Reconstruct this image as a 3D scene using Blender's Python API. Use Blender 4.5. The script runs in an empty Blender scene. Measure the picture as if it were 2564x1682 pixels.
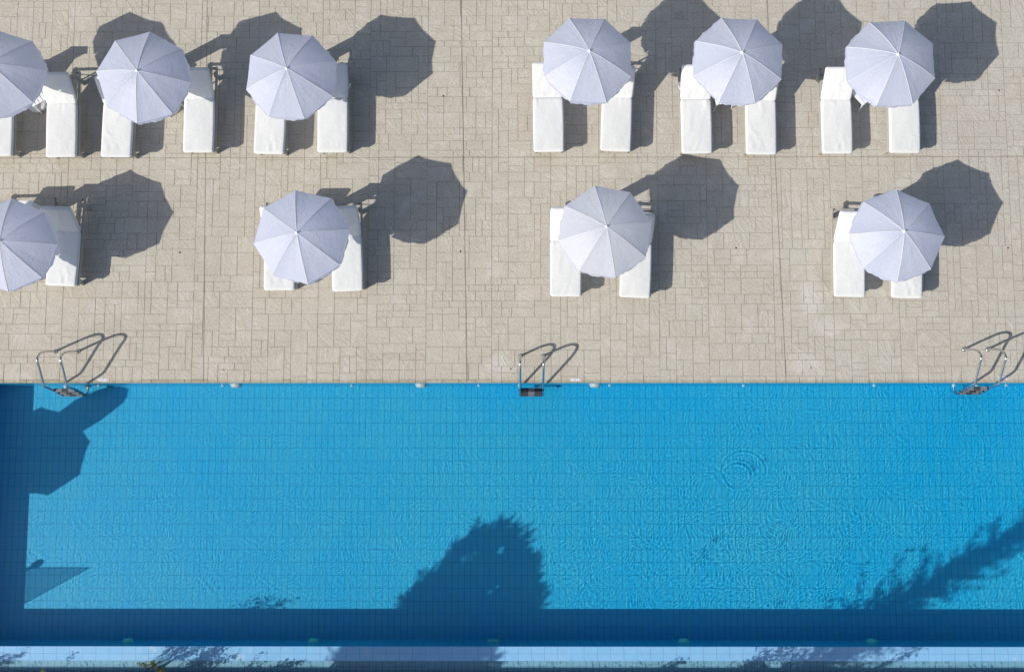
import bpy, bmesh, math, random
import numpy as np
from mathutils import Vector, Matrix, Euler

R = math.radians
SC = bpy.context.scene
COL = SC.collection

# ----------------------------------------------------------------- camera
FPX, CX, CY = 2800.0, 1282.0, 841.0         # focal length and centre, in photo pixels (2564 wide)
NX, NY, H = 1295.0, 1136.0, 25.0            # the point straight below the camera, and its height
_d = Vector(((NX - CX) / FPX, -(NY - CY) / FPX, -1.0)).normalized()
_Z = -_d
_X = (Vector((1, 0, 0)) - _Z * _Z.x).normalized()
_Y = _Z.cross(_X)
CAMROT = Matrix((_X, _Y, _Z))               # camera axes in world axes (columns = world images of cam x, y, z)
CAMPOS = Vector((0, 0, H))

def P(px, py, z=0.0):
    """where the sight line through a photo pixel meets height z (refraction not counted)"""
    v = Vector(((px - CX) / FPX, -(py - CY) / FPX, -1.0))
    w = CAMROT @ v
    t = (z - H) / w.z
    return CAMPOS + w * t

cam = bpy.data.cameras.new("camera")
cam.sensor_width = 36.0
cam.lens = FPX / 2564.0 * 36.0
cam.clip_end = 500
cam.clip_start = 0.5
co = bpy.data.objects.new("camera", cam)
COL.objects.link(co)
co.matrix_world = Matrix.Translation(CAMPOS) @ CAMROT.to_4x4()
SC.camera = co

# ----------------------------------------------------------------- light
SX, SY = 1.15, 0.63                         # ground offset of a shadow per metre of height
sun_to = Vector((SX, SY, -1.0)).normalized()
elev = math.atan(1.0 / math.hypot(SX, SY))
w = bpy.data.worlds.new("World"); SC.world = w
w.use_nodes = True
nt = w.node_tree
bg = nt.nodes["Background"]
sky = nt.nodes.new("ShaderNodeTexSky")
sky.sky_type = 'NISHITA'
sky.sun_disc = False
sky.sun_elevation = elev
sky.sun_rotation = math.atan2(-SX, -SY)
sky.air_density = 1.0; sky.dust_density = 1.6; sky.ozone_density = 1.0
nt.links.new(sky.outputs[0], bg.inputs[0])
bg.inputs[1].default_value = 0.102
sl = bpy.data.lights.new("sun", 'SUN')
sl.energy = 4.2
sl.angle = R(0.5)
sl.color = (1.0, 0.95, 0.86)
so = bpy.data.objects.new("sun", sl); COL.objects.link(so)
so.rotation_euler = sun_to.to_track_quat('-Z', 'Y').to_euler()
so.location = -sun_to * 60
sl.cycles.is_caustics_light = True

SC.view_settings.view_transform = 'Standard'
SC.view_settings.look = 'None'
SC.view_settings.exposure = 0.0
SC.view_settings.gamma = 1.0
SC.render.film_transparent = False
cy = SC.cycles
cy.use_denoising = True
cy.denoiser = 'OPENIMAGEDENOISE'
cy.denoising_input_passes = 'RGB_ALBEDO_NORMAL'
cy.max_bounces = 8
cy.transmission_bounces = 6
cy.diffuse_bounces = 3
cy.glossy_bounces = 3
cy.caustics_reflective = False
cy.caustics_refractive = True
cy.sample_clamp_indirect = 4.0
cy.blur_glossy = 0.5

# ----------------------------------------------------------------- materials
class NT:
    def __init__(self, name):
        self.m = bpy.data.materials.new(name)
        self.m.use_nodes = True
        self.t = self.m.node_tree
        self.b = self.t.nodes.get("Principled BSDF")
        self.out = self.t.nodes.get("Material Output")
    def n(self, typ, **kw):
        nd = self.t.nodes.new(typ)
        for k, v in kw.items():
            if k.startswith("i_"):
                key = k[2:]
                key = int(key) if key.isdigit() else key
                nd.inputs[key].default_value = v
            else:
                setattr(nd, k, v)
        return nd
    def l(self, a, b): self.t.links.new(a, b)
    def math(self, op, a, b=None, c=None, clamp=False):
        nd = self.n("ShaderNodeMath", operation=op); nd.use_clamp = clamp
        for i, v in enumerate((a, b, c)):
            if v is None: continue
            if isinstance(v, (int, float)): nd.inputs[i].default_value = v
            else: self.l(v, nd.inputs[i])
        return nd.outputs[0]
    def mix(self, fac, a, b, blend='MIX'):
        nd = self.n("ShaderNodeMix", data_type='RGBA', blend_type=blend)
        for i, v in ((0, fac), (6, a), (7, b)):
            if isinstance(v, (int, float)): nd.inputs[i].default_value = v
            elif isinstance(v, tuple): nd.inputs[i].default_value = (*v, 1)
            else: self.l(v, nd.inputs[i])
        return nd.outputs[2]
    def ramp(self, fac, a, b, lo=0.0, hi=1.0):
        nd = self.n("ShaderNodeMapRange"); nd.interpolation_type = 'SMOOTHSTEP'
        self.l(fac, nd.inputs[0])
        nd.inputs[1].default_value = a; nd.inputs[2].default_value = b
        nd.inputs[3].default_value = lo; nd.inputs[4].default_value = hi
        return nd.outputs[0]
    def noise(self, vec, scale, detail=3, rough=0.55, dist=0.0, out=0):
        nd = self.n("ShaderNodeTexNoise")
        if vec is not None: self.l(vec, nd.inputs["Vector"])
        nd.inputs["Scale"].default_value = scale; nd.inputs["Detail"].default_value = detail
        nd.inputs["Roughness"].default_value = rough; nd.inputs["Distortion"].default_value = dist
        return nd.outputs[out]
    def mapping(self, vec, scale=(1, 1, 1), rot=(0, 0, 0), loc=(0, 0, 0)):
        nd = self.n("ShaderNodeMapping")
        self.l(vec, nd.inputs[0])
        nd.inputs["Scale"].default_value = scale; nd.inputs["Rotation"].default_value = rot; nd.inputs["Location"].default_value = loc
        return nd.outputs[0]
    def bump(self, height, strength=0.3, dist=0.01, normal=None):
        nd = self.n("ShaderNodeBump")
        nd.inputs["Strength"].default_value = strength; nd.inputs["Distance"].default_value = dist
        self.l(height, nd.inputs["Height"])
        if normal is not None: self.l(normal, nd.inputs["Normal"])
        return nd.outputs[0]

def simple(name, col, rough=0.5, metal=0.0, var=0.06, scale=12.0, spec=0.5):
    """plain paint / plastic with a little unevenness in colour and gloss"""
    k = NT(name)
    tc = k.n("ShaderNodeTexCoord").outputs["Object"]
    nz = k.noise(tc, scale, 4)
    c = k.mix(nz, tuple(max(0, x * (1 - var)) for x in col), tuple(min(1, x * (1 + var)) for x in col))
    k.l(c, k.b.inputs["Base Color"])
    k.l(k.ramp(nz, 0.2, 0.8, rough * 0.85, min(1, rough * 1.15)), k.b.inputs["Roughness"])
    k.b.inputs["Metallic"].default_value = metal
    k.b.inputs["Specular IOR Level"].default_value = spec
    return k.m

def mat_deck():
    k = NT("stamped_concrete")
    geo = k.n("ShaderNodeNewGeometry").outputs["Position"]
    sep = k.n("ShaderNodeSeparateXYZ"); k.l(geo, sep.inputs[0])
    x = sep.outputs[0]; y = sep.outputs[1]
    at = k.n("ShaderNodeAttribute", attribute_name="tone")
    at.attribute_type = 'GEOMETRY'
    tone = k.n("ShaderNodeSeparateColor"); k.l(at.outputs["Color"], tone.inputs[0])
    t1, t2, t3 = tone.outputs[0], tone.outputs[1], tone.outputs[2]
    big = k.noise(geo, 0.35, 4, 0.6)
    mid = k.noise(geo, 1.7, 5, 0.62, 0.4)
    xw = k.math('ADD', x, k.math('MULTIPLY', k.math('SUBTRACT', big, 0.5), 7.0))
    cool = k.ramp(xw, -3.0, 8.0)
    base = k.mix(cool, (0.410, 0.378, 0.268), (0.386, 0.380, 0.306))
    # slab to slab colour
    base = k.mix(k.ramp(t1, 0.55, 1.0, 0.0, 0.35), base, (0.36, 0.29, 0.20))
    base = k.mix(k.ramp(t2, 0.5, 1.0, 0.0, 0.28), base, (0.52, 0.475, 0.385))
    # warm release-agent blotches and pale worn places
    base = k.mix(k.ramp(mid, 0.44, 0.70, 0.0, 0.50), base, (0.30, 0.24, 0.16))
    base = k.mix(k.ramp(k.noise(geo, 0.6, 6, 0.68, 0.6), 0.46, 0.64, 0.0, 0.55), base, (0.32, 0.265, 0.18))
    base = k.mix(k.ramp(k.noise(geo, 2.3, 6, 0.65, 0.8), 0.50, 0.66, 0.0, 0.55), base, (0.56, 0.54, 0.48))
    # slate-like relief, turned from slab to slab
    cmb = k.n("ShaderNodeCombineXYZ")
    ang = k.math('MULTIPLY', t3, 3.0)
    ca, sa = k.math('COSINE', ang), k.math('SINE', ang)
    u = k.math('SUBTRACT', k.math('MULTIPLY', x, ca), k.math('MULTIPLY', y, sa))
    v = k.math('ADD', k.math('MULTIPLY', x, sa), k.math('MULTIPLY', y, ca))
    k.l(k.math('MULTIPLY', u, 2.2), cmb.inputs[0]); k.l(k.math('MULTIPLY', v, 0.6), cmb.inputs[1]); k.l(k.math('MULTIPLY', t1, 9.0), cmb.inputs[2])
    slate = k.noise(cmb.outputs[0], 3.4, 7, 0.66, 1.2)
    fine = k.noise(geo, 26.0, 5, 0.7)
    pits = k.noise(geo, 60.0, 2, 0.5)
    base = k.mix(k.ramp(slate, 0.36, 0.60, 0.34, 0.0), base, (0.31, 0.255, 0.19))
    base = k.mix(k.ramp(fine, 0.3, 0.7, 0.10, 0.0), base, (0.28, 0.24, 0.2))
    base = k.mix(k.ramp(pits, 0.74, 0.82, 0.0, 0.3), base, (0.15, 0.12, 0.1))
    # dry white lime stains where water drains, brown scuffs, each with a ragged edge of its own
    rag = k.math('MULTIPLY', k.math('SUBTRACT', k.noise(geo, 3.2, 6, 0.65, 0.6), 0.5), 1.1)
    def spot(px, py, rx, ry, colour, amt, soft=0.55):
        global P
        c = P(px, py)
        nonlocal_base = spot.base
        dx = k.math('DIVIDE', k.math('SUBTRACT', x, c.x), rx)
        dy = k.math('DIVIDE', k.math('SUBTRACT', y, c.y), ry)
        d = k.math('ADD', k.math('SQRT', k.math('ADD', k.math('MULTIPLY', dx, dx), k.math('MULTIPLY', dy, dy))), rag)
        spot.base = k.mix(k.ramp(d, 1.0 - soft, 1.0, amt, 0.0), nonlocal_base, colour)
    spot.base = base
    white, brown, grey = (0.60, 0.59, 0.57), (0.30, 0.215, 0.14), (0.30, 0.285, 0.265)
    for a in ((2030, 745, 0.34, 0.62, white, 0.55), (2075, 820, 0.45, 0.30, white, 0.3), (1245, 915, 0.42, 0.26, white, 0.5),
              (560, 917, 0.30, 0.22, white, 0.3), (2010, 905, 0.5, 0.3, white, 0.35), (545, 640, 0.9, 0.8, brown, 0.22),
              (640, 560, 1.0, 0.6, brown, 0.20), (950, 892, 0.75, 0.12, brown, 0.55), (1040, 893, 0.4, 0.1, brown, 0.5),
              (300, 830, 0.8, 0.5, brown, 0.28), (365, 740, 0.35, 0.35, brown, 0.35), (1700, 40, 0.18, 0.16, (0.10, 0.09, 0.08), 0.55),
              (1440, 560, 0.3, 0.9, brown, 0.22), (1380, 330, 0.25, 0.8, brown, 0.22), (2380, 880, 0.3, 0.4, brown, 0.25),
              (60, 60, 0.9, 0.4, grey, 0.3), (2460, 330, 1.1, 1.0, grey, 0.25), (2050, 700, 0.4, 0.4, brown, 0.2), (1330, 900, 0.3, 0.3, brown, 0.2)):
        spot(*a)
    base = spot.base
    edge = k.ramp(y, P(NX, 946).y, P(NX, 958).y, 0.55, 0.0)
    base = k.mix(k.math('MULTIPLY', edge, k.ramp(fine, 0.25, 0.55)), base, (0.66, 0.62, 0.57))
    k.l(base, k.b.inputs["Base Color"])
    k.b.inputs["Roughness"].default_value = 0.82
    k.b.inputs["Specular IOR Level"].default_value = 0.25
    h = k.math('ADD', k.math('MULTIPLY', slate, 1.0), k.math('MULTIPLY', fine, 0.08))
    k.l(k.bump(h, 0.55, 0.035), k.b.inputs["Normal"])
    return k.m

def mat_joint():
    k = NT("joint_mortar")
    geo = k.n("ShaderNodeNewGeometry").outputs["Position"]
    sep = k.n("ShaderNodeSeparateXYZ"); k.l(geo, sep.inputs[0])
    nz = k.noise(geo, 0.55, 4, 0.6)
    f2 = k.noise(geo, 5.0, 4, 0.6)
    xx = k.math('ADD', sep.outputs[0], k.math('MULTIPLY', k.math('SUBTRACT', nz, 0.5), 14.0))
    pale = k.ramp(xx, -2.0, 5.0)
    c = k.mix(pale, (0.245, 0.20, 0.145), (0.40, 0.38, 0.315))
    f3 = k.noise(geo, 0.9, 4, 0.6)
    c = k.mix(k.ramp(f2, 0.38, 0.60, 0.0, 0.8), c, (0.40, 0.345, 0.255))
    c = k.mix(k.ramp(f3, 0.36, 0.50, 0.0, 0.95), c, (0.385, 0.35, 0.265))
    k.l(c, k.b.inputs["Base Color"])
    k.b.inputs["Roughness"].default_value = 0.9
    return k.m

def mat_tile(name, a, b, joint, tx, ty, jw, axis='XY', ox=0.0, oy=0.0, rough=0.25, patch=0.0):
    """glazed pool tile in a straight grid, tile to tile colour, dark joints"""
    k = NT(name)
    geo = k.n("ShaderNodeNewGeometry").outputs["Position"]
    sep = k.n("ShaderNodeSeparateXYZ"); k.l(geo, sep.inputs[0])
    idx = {'X': 0, 'Y': 1, 'Z': 2}
    u = k.math('DIVIDE', k.math('SUBTRACT', sep.outputs[idx[axis[0]]], ox), tx)
    v = k.math('DIVIDE', k.math('SUBTRACT', sep.outputs[idx[axis[1]]], oy), ty)
    fu = k.math('ABSOLUTE', k.math('SUBTRACT', k.math('FRACT', u), 0.5))
    fv = k.math('ABSOLUTE', k.math('SUBTRACT', k.math('FRACT', v), 0.5))
    ju = k.math('GREATER_THAN', fu, 0.5 - jw / tx / 2)
    jv = k.math('GREATER_THAN', fv, 0.5 - jw / ty / 2)
    j = k.math('MAXIMUM', ju, jv)
    cmb = k.n("ShaderNodeCombineXYZ")
    k.l(k.math('FLOOR', u), cmb.inputs[0]); k.l(k.math('FLOOR', v), cmb.inputs[1])
    wn = k.n("ShaderNodeTexWhiteNoise", noise_dimensions='2D'); k.l(cmb.outputs[0], wn.inputs[0])
    big = k.noise(geo, 0.22, 3, 0.5)
    c = k.mix(k.math('ADD', k.math('MULTIPLY', wn.outputs[0], 0.35), k.math('MULTIPLY', k.ramp(big, 0.3, 0.7), 0.65)), a, b)
    nz = k.noise(geo, 9.0, 4, 0.6)
    c = k.mix(k.ramp(nz, 0.35, 0.7, 0.0, 0.12), c, joint)
    if patch:
        c = k.mix(k.ramp(k.noise(geo, 2.0, 6, 0.7, 1.0), 0.60, 0.70, 0.0, patch), c, (0.62, 0.66, 0.68))
    jn = k.ramp(k.noise(geo, 1.3, 3, 0.6), 0.3, 0.7, 0.55, 1.0)
    c = k.mix(k.math('MULTIPLY', j, jn), c, joint)
    k.l(c, k.b.inputs["Base Color"])
    k.b.inputs["Roughness"].default_value = rough
    
    return k.m

def mat_water():
    k = NT("pool_water")
    g = k.n("ShaderNodeBsdfGlass", distribution='BECKMANN')
    g.inputs["Color"].default_value = (1, 1, 1, 1)
    g.inputs["Roughness"].default_value = 0.0
    g.inputs["IOR"].default_value = 1.12
    k.l(g.outputs[0], k.out.inputs["Surface"])
    return k.m

def mat_fabric(name, col, trans, rough=0.5, sheen=0.2, uvw=True, spec=0.4, bumps=0.25):
    k = NT(name)
    tc = k.n("ShaderNodeTexCoord")
    if uvw:
        uv = tc.outputs["UV"]
        wr = k.noise(k.mapping(uv, (34, 3.0, 1)), 1.0, 5, 0.6, 1.6)
        wr2 = k.noise(k.mapping(uv, (9, 8, 1)), 1.0, 5, 0.6, 3.0)
        h = k.math('ADD', k.math('MULTIPLY', wr, 0.6), k.math('MULTIPLY', wr2, 0.6))
    else:
        ob = tc.outputs["Object"]
        wr = k.noise(k.mapping(ob, (26, 6, 10)), 1.0, 4, 0.55, 1.5)
        wr2 = k.noise(k.mapping(ob, (5, 7, 6), (0, 0, 0.5)), 1.0, 5, 0.6, 1.8)
        h = k.math('ADD', k.math('MULTIPLY', wr, 0.3), k.math('MULTIPLY', wr2, 1.0))
    oi = k.n("ShaderNodeObjectInfo").outputs["Random"]
    c = k.mix(k.ramp(wr2, 0.3, 0.75), tuple(x * 0.97 for x in col), col)
    c = k.mix(k.math('MULTIPLY', oi, 0.10), c, tuple(x * 0.8 for x in col))
    nrm = k.bump(h, bumps, 0.03)
    k.l(c, k.b.inputs["Base Color"]); k.l(nrm, k.b.inputs["Normal"])
    k.b.inputs["Roughness"].default_value = rough
    k.b.inputs["Specular IOR Level"].default_value = spec
    k.b.inputs["Sheen Weight"].default_value = sheen
    k.b.inputs["Sheen Roughness"].default_value = 0.4
    if trans:
        tr = k.n("ShaderNodeBsdfTranslucent"); k.l(c, tr.inputs[0]); k.l(nrm, tr.inputs["Normal"])
        mx = k.n("ShaderNodeMixShader"); mx.inputs[0].default_value = trans
        k.l(k.b.outputs[0], mx.inputs[1]); k.l(tr.outputs[0], mx.inputs[2]); k.l(mx.outputs[0], k.out.inputs["Surface"])
    return k.m

def mat_leaf(name, a, b):
    k = NT(name)
    oi = k.n("ShaderNodeNewGeometry").outputs["Random Per Island"]
    c = k.mix(oi, a, b)
    k.l(c, k.b.inputs["Base Color"]); k.b.inputs["Roughness"].default_value = 0.5
    tr = k.n("ShaderNodeBsdfTranslucent"); k.l(c, tr.inputs[0])
    mx = k.n("ShaderNodeMixShader"); mx.inputs[0].default_value = 0.25
    k.l(k.b.outputs[0], mx.inputs[1]); k.l(tr.outputs[0], mx.inputs[2]); k.l(mx.outputs[0], k.out.inputs["Surface"])
    return k.m

def mat_glass():
    k = NT("tinted_glass")
    tr = k.n("ShaderNodeBsdfTransparent"); tr.inputs[0].default_value = (0.80, 0.88, 0.90, 1)
    gl = k.n("ShaderNodeBsdfGlossy"); gl.inputs["Roughness"].default_value = 0.02
    fr = k.n("ShaderNodeFresnel"); fr.inputs[0].default_value = 1.45
    mx = k.n("ShaderNodeMixShader")
    k.l(fr.outputs[0], mx.inputs[0]); k.l(tr.outputs[0], mx.inputs[1]); k.l(gl.outputs[0], mx.inputs[2]); k.l(mx.outputs[0], k.out.inputs["Surface"])
    return k.m

def mat_soil():
    k = NT("soil_and_bark")
    geo = k.n("ShaderNodeNewGeometry").outputs["Position"]
    a = k.noise(geo, 2.5, 5, 0.6); b = k.noise(geo, 22, 4, 0.65)
    c = k.mix(k.ramp(a, 0.35, 0.65), (0.10, 0.075, 0.05), (0.07, 0.09, 0.03))
    c = k.mix(k.ramp(b, 0.4, 0.7, 0.0, 0.6), c, (0.16, 0.12, 0.08))
    k.l(c, k.b.inputs["Base Color"]); k.b.inputs["Roughness"].default_value = 0.95
    k.l(k.bump(b, 0.6, 0.04), k.b.inputs["Normal"])
    return k.m

M = {}
M['deck'] = mat_deck(); M['joint'] = mat_joint()
M['saw'] = simple("control_joint_sealant", (0.21, 0.175, 0.14), 0.9, var=0.5, scale=3)
TX, TY = 0.1445, 0.289
M['water'] = mat_water()
M['canopy'] = mat_fabric("parasol_cloth", (0.77, 0.815, 0.99), 0.54, 0.42, 0.0, True, 0.5, 0.55)
M['canopy_pale'] = mat_fabric("thin_parasol_cloth", (0.83, 0.86, 0.97), 0.56, 0.42, 0.0, True, 0.45, 0.55)
M['seam'] = simple("parasol_seam", (0.90, 0.92, 0.98), 0.5)
M['cushion'] = mat_fabric("white_canvas", (0.735, 0.74, 0.725), 0.0, 0.7, 0.1, False, 0.25, 0.22)
M['piping'] = simple("canvas_piping", (0.78, 0.80, 0.82), 0.7)
M['frame'] = simple("lounger_paint", (0.40, 0.385, 0.35), 0.45, var=0.12)
M['bolt'] = simple("black_plastic", (0.02, 0.02, 0.022), 0.4)
M['steel'] = simple("polished_steel", (0.60, 0.61, 0.62), 0.16, metal=1.0, var=0.03)
M['plastic'] = simple("white_plastic", (0.78, 0.79, 0.80), 0.35, var=0.03)
M['step'] = simple("dark_step_rubber", (0.06, 0.07, 0.085), 0.6)
M['grip'] = simple("grey_step_grip", (0.45, 0.47, 0.52), 0.6)
M['pole'] = simple("white_pole_paint", (0.75, 0.76, 0.78), 0.35)
M['cement'] = simple("cement", (0.4, 0.39, 0.37), 0.85, var=0.2)
M['hole'] = simple("drain_dark", (0.012, 0.012, 0.012), 0.8)
M['inlet'] = simple("inlet_plastic", (0.50, 0.58, 0.60), 0.4)
M['lamp'] = simple("lamp_lens", (0.50, 0.58, 0.57), 0.3, var=0.12, scale=30)
M['lampteal'] = simple("algae_stained_lamp_lens", (0.12, 0.72, 0.60), 0.4, var=0.25, scale=30)
M['sign'] = simple("sign_enamel", (0.80, 0.80, 0.82), 0.4, var=0.04)
M['ink'] = simple("sign_ink_grey", (0.30, 0.31, 0.38), 0.5)
M['red'] = simple("sign_ink_red", (0.55, 0.18, 0.18), 0.5)
M['bark'] = simple("tree_bark", (0.16, 0.115, 0.08), 0.9, var=0.4, scale=9)
M['leaf'] = mat_leaf("leaf_green", (0.04, 0.09, 0.02), (0.09, 0.14, 0.035))
M['needle'] = mat_leaf("needle_green", (0.025, 0.06, 0.025), (0.06, 0.10, 0.04))
M['leafy'] = mat_leaf("young_leaf", (0.10, 0.13, 0.015), (0.34, 0.33, 0.05))
M['glass'] = mat_glass()
M['soil'] = mat_soil()
M['curb'] = simple("curb_stone", (0.52, 0.54, 0.56), 0.7, var=0.12, scale=3)

# ----------------------------------------------------------------- mesh helpers
class MB:
    def __init__(self):
        self.v, self.f, self.mi, self.sm = [], [], [], []
    def add(self, verts, faces, mi=0, smooth=False):
        o = len(self.v)
        self.v += [tuple(p) for p in verts]
        for f in faces:
            self.f.append([i + o for i in f]); self.mi.append(mi); self.sm.append(smooth)
    def box(self, c, s, mi=0, rot=None, bev=0.0):
        x, y, z = s[0] / 2, s[1] / 2, s[2] / 2
        b = min(bev, x * 0.9, y * 0.9, z * 0.9)
        if b <= 0:
            vs = [Vector((i * x, j * y, k * z)) for i in (-1, 1) for j in (-1, 1) for k in (-1, 1)]
            fs = [(0, 1, 3, 2), (4, 6, 7, 5), (0, 4, 5, 1), (2, 3, 7, 6), (0, 2, 6, 4), (1, 5, 7, 3)]
        else:
            bm = bmesh.new(); bmesh.ops.create_cube(bm, size=1)
            for v in bm.verts: v.co = Vector((v.co.x * s[0], v.co.y * s[1], v.co.z * s[2]))
            bmesh.ops.bevel(bm, geom=bm.edges[:], offset=b, segments=2, affect='EDGES', profile=0.6)
            bm.verts.ensure_lookup_table()
            vs = [v.co.copy() for v in bm.verts]; fs = [[v.index for v in f.verts] for f in bm.faces]
            bm.free()
        if rot is not None: vs = [rot @ v for v in vs]
        c = Vector(c)
        self.add([v + c for v in vs], fs, mi)
    def bar(self, a, b, wd, ht, mi=0, bev=0.004, up=Vector((0, 0, 1))):
        a, b = Vector(a), Vector(b)
        d = b - a; L = d.length; d.normalize()
        s = d.cross(up)
        if s.length < 1e-4: s = Vector((1, 0, 0))
        s.normalize(); u = s.cross(d)
        rot = Matrix((s, d, u)).transposed()
        self.box((a + b) / 2, (wd, L, ht), mi, rot, bev)
    def tube(self, pts, r, n=10, mi=0, cap=True):
        pts = [Vector(p) for p in pts]
        rs = r if isinstance(r, (list, tuple)) else [r] * len(pts)
        rings = []; ref = None
        for i, p in enumerate(pts):
            t = (pts[min(i + 1, len(pts) - 1)] - pts[max(i - 1, 0)]).normalized()
            if ref is None:
                ref = t.cross(Vector((0, 0, 1)))
                if ref.length < 0.05: ref = t.cross(Vector((1, 0, 0)))
            ref = (ref - t * ref.dot(t)).normalized()
            b = t.cross(ref)
            rings.append([p + (ref * math.cos(2 * math.pi * k / n) + b * math.sin(2 * math.pi * k / n)) * rs[i] for k in range(n)])
        vs = [q for ring in rings for q in ring]
        fs = [(i * n + k, i * n + (k + 1) % n, (i + 1) * n + (k + 1) % n, (i + 1) * n + k) for i in range(len(pts) - 1) for k in range(n)]
        self.add(vs, fs, mi, True)
        if cap:
            self.add(rings[0], [list(range(n))[::-1]], mi); self.add(rings[-1], [list(range(n))], mi)
    def lathe(self, prof, n=20, mi=0, at=(0, 0, 0), axis=None):
        vs = []
        for r, z in prof:
            for k in range(n):
                a = 2 * math.pi * k / n
                vs.append(Vector((r * math.cos(a), r * math.sin(a), z)))
        if axis is not None:
            q = Vector((0, 0, 1)).rotation_difference(Vector(axis)); vs = [q @ v for v in vs]
        at = Vector(at); vs = [v + at for v in vs]
        fs = [(i * n + k, i * n + (k + 1) % n, (i + 1) * n + (k + 1) % n, (i + 1) * n + k) for i in range(len(prof) - 1) for k in range(n)]
        self.add(vs, fs, mi, True)
        self.add(vs[:n], [list(range(n))[::-1]], mi); self.add(vs[-n:], [list(range(n))], mi)
    def mesh(self, name, mats):
        me = bpy.data.meshes.new(name)
        me.from_pydata(self.v, [], self.f)
        for m in (mats if isinstance(mats, (list, tuple)) else [mats]): me.materials.append(m)
        me.polygons.foreach_set("material_index", self.mi)
        me.polygons.foreach_set("use_smooth", self.sm)
        me.update()
        return me
    def build(self, name, mats, parent=None, loc=(0, 0, 0)):
        return put(name, self.mesh(name, mats), parent, loc)

def put(name, me, parent=None, loc=(0, 0, 0)):
    o = bpy.data.objects.new(name, me); COL.objects.link(o)
    o.location = loc
    if parent is not None: o.parent = parent
    return o

def thing(name, label, cat, loc=(0, 0, 0), rz=0.0, group=None):
    o = bpy.data.objects.new(name, None); COL.objects.link(o)
    o.empty_display_size = 0.2
    o.location = loc; o.rotation_euler = (0, 0, rz)
    tag(o, label, cat, group)
    return o

def tag(o, label=None, cat=None, group=None, kind=None):
    if label: o["label"] = label
    if cat: o["category"] = cat
    if group: o["group"] = group
    if kind: o["kind"] = kind
    return o

def copy_part(o, parent):
    c = o.copy(); COL.objects.link(c); c.parent = parent
    for ch in o.children: copy_part(ch, c)
    return c

def receive(o):
    o.cycles.is_caustics_receiver = True
    return o

# ----------------------------------------------------------------- the pool
WZ = -0.05                                   # water level
FZ = -1.13                                   # pool floor
yT = P(NX, 958.5).y                          # edge of the deck
yB = P(NX, 1618.5).y                         # inner edge of the overflow wall
yB2 = P(NX, 1655.0).y                        # its outer edge
xL = P(-118, 1300).x
xR = P(2760, 1300).x
M['floor'] = mat_tile("blue_floor_tile", (0.001, 0.375, 0.72), (0.032, 0.42, 0.65), (0.0, 0.23, 0.45), TX, TY, 0.014, 'XY', xL + 0.02, yT, 0.35)
M['wallx'] = mat_tile("blue_wall_tile", (0.012, 0.47, 0.80), (0.03, 0.50, 0.78), (0.0, 0.2, 0.38), TY, TX, 0.012, 'XZ', xL + 0.02, FZ)
M['wally'] = mat_tile("blue_side_tile", (0.012, 0.47, 0.80), (0.03, 0.50, 0.78), (0.0, 0.2, 0.38), TY, TX, 0.012, 'YZ', yT, FZ)
M['lip'] = mat_tile("pale_blue_lip_tile", (0.20, 0.48, 0.79), (0.27, 0.52, 0.78), (0.13, 0.25, 0.38), TY, (yB - yB2) / 2, 0.009, 'XY', xL + 0.09, yB2, 0.3, 0.35)
M['trough'] = mat_tile("overflow_floor_tile", (0.20, 0.46, 0.62), (0.26, 0.50, 0.64), (0.03, 0.16, 0.26), TX, TX, 0.010, 'XY', xL, yB2, 0.35)

m = MB()
m.add([(xL, yB, FZ), (xR, yB, FZ), (xR, yT, FZ), (xL, yT, FZ)], [(0, 1, 2, 3)])
tag(receive(m.build("pool_floor", M['floor'])), "pool floor of small blue tiles under clear water", "pool floor", kind="structure")

def wall_mb(a, b, z0, z1):
    mb = MB(); mb.add([(a[0], a[1], z0), (b[0], b[1], z0), (b[0], b[1], z1), (a[0], a[1], z1)], [(0, 1, 2, 3)]); return mb
m = MB()
m.add([(xR, yT, FZ), (xL, yT, FZ), (xL, yT, -0.004), (xR, yT, -0.004)], [(0, 1, 2, 3)], 0)
m.add([(xL, yB, FZ), (xR, yB, FZ), (xR, yB, WZ + 0.006), (xL, yB, WZ + 0.006)], [(0, 1, 2, 3)], 0)
m.add([(xL, yT, FZ), (xL, yB, FZ), (xL, yB, -0.004), (xL, yT, -0.004)], [(0, 1, 2, 3)], 1)
m.add([(xR, yB, FZ), (xR, yT, FZ), (xR, yT, -0.004), (xR, yB, -0.004)], [(0, 1, 2, 3)], 1)
# the low overflow wall: lip, outer face, and the channel beyond it
yC = yB2 - 0.265                             # channel width
CZ = -0.20                                   # channel floor
lipz = WZ + 0.006
m.add([(xL, yB2, lipz - 0.012), (xR, yB2, lipz - 0.012), (xR, yB, lipz), (xL, yB, lipz)], [(0, 1, 2, 3)], 2)
m.add([(xR, yB2, CZ), (xL, yB2, CZ), (xL, yB2, lipz - 0.012), (xR, yB2, lipz - 0.012)], [(0, 3, 2, 1)], 0)
tag(receive(m.build("pool_wall", [M['wallx'], M['wally'], M['lip']])), "tiled pool wall with pale overflow lip", "pool wall", kind="structure")
m = MB()
m.add([(xL, yC, CZ), (xR, yC, CZ), (xR, yB2, CZ), (xL, yB2, CZ)], [(0, 1, 2, 3)], 0)
m.add([(xL, yC, CZ), (xR, yC, CZ), (xR, yC, -0.03), (xL, yC, -0.03)], [(0, 1, 2, 3)], 0)
m.add([(xL, yC, CZ), (xL, yB2, CZ), (xL, yB2, -0.004), (xL, yC, -0.004)], [(0, 1, 2, 3)], 0)
m.add([(xR, yC, CZ), (xR, yB2, CZ), (xR, yB2, -0.004), (xR, yC, -0.004)], [(0, 1, 2, 3)], 0)
tag(receive(m.build("overflow_channel", M['trough'])), "narrow tiled overflow channel below the pool lip", "channel", kind="structure")
m = MB()
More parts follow.
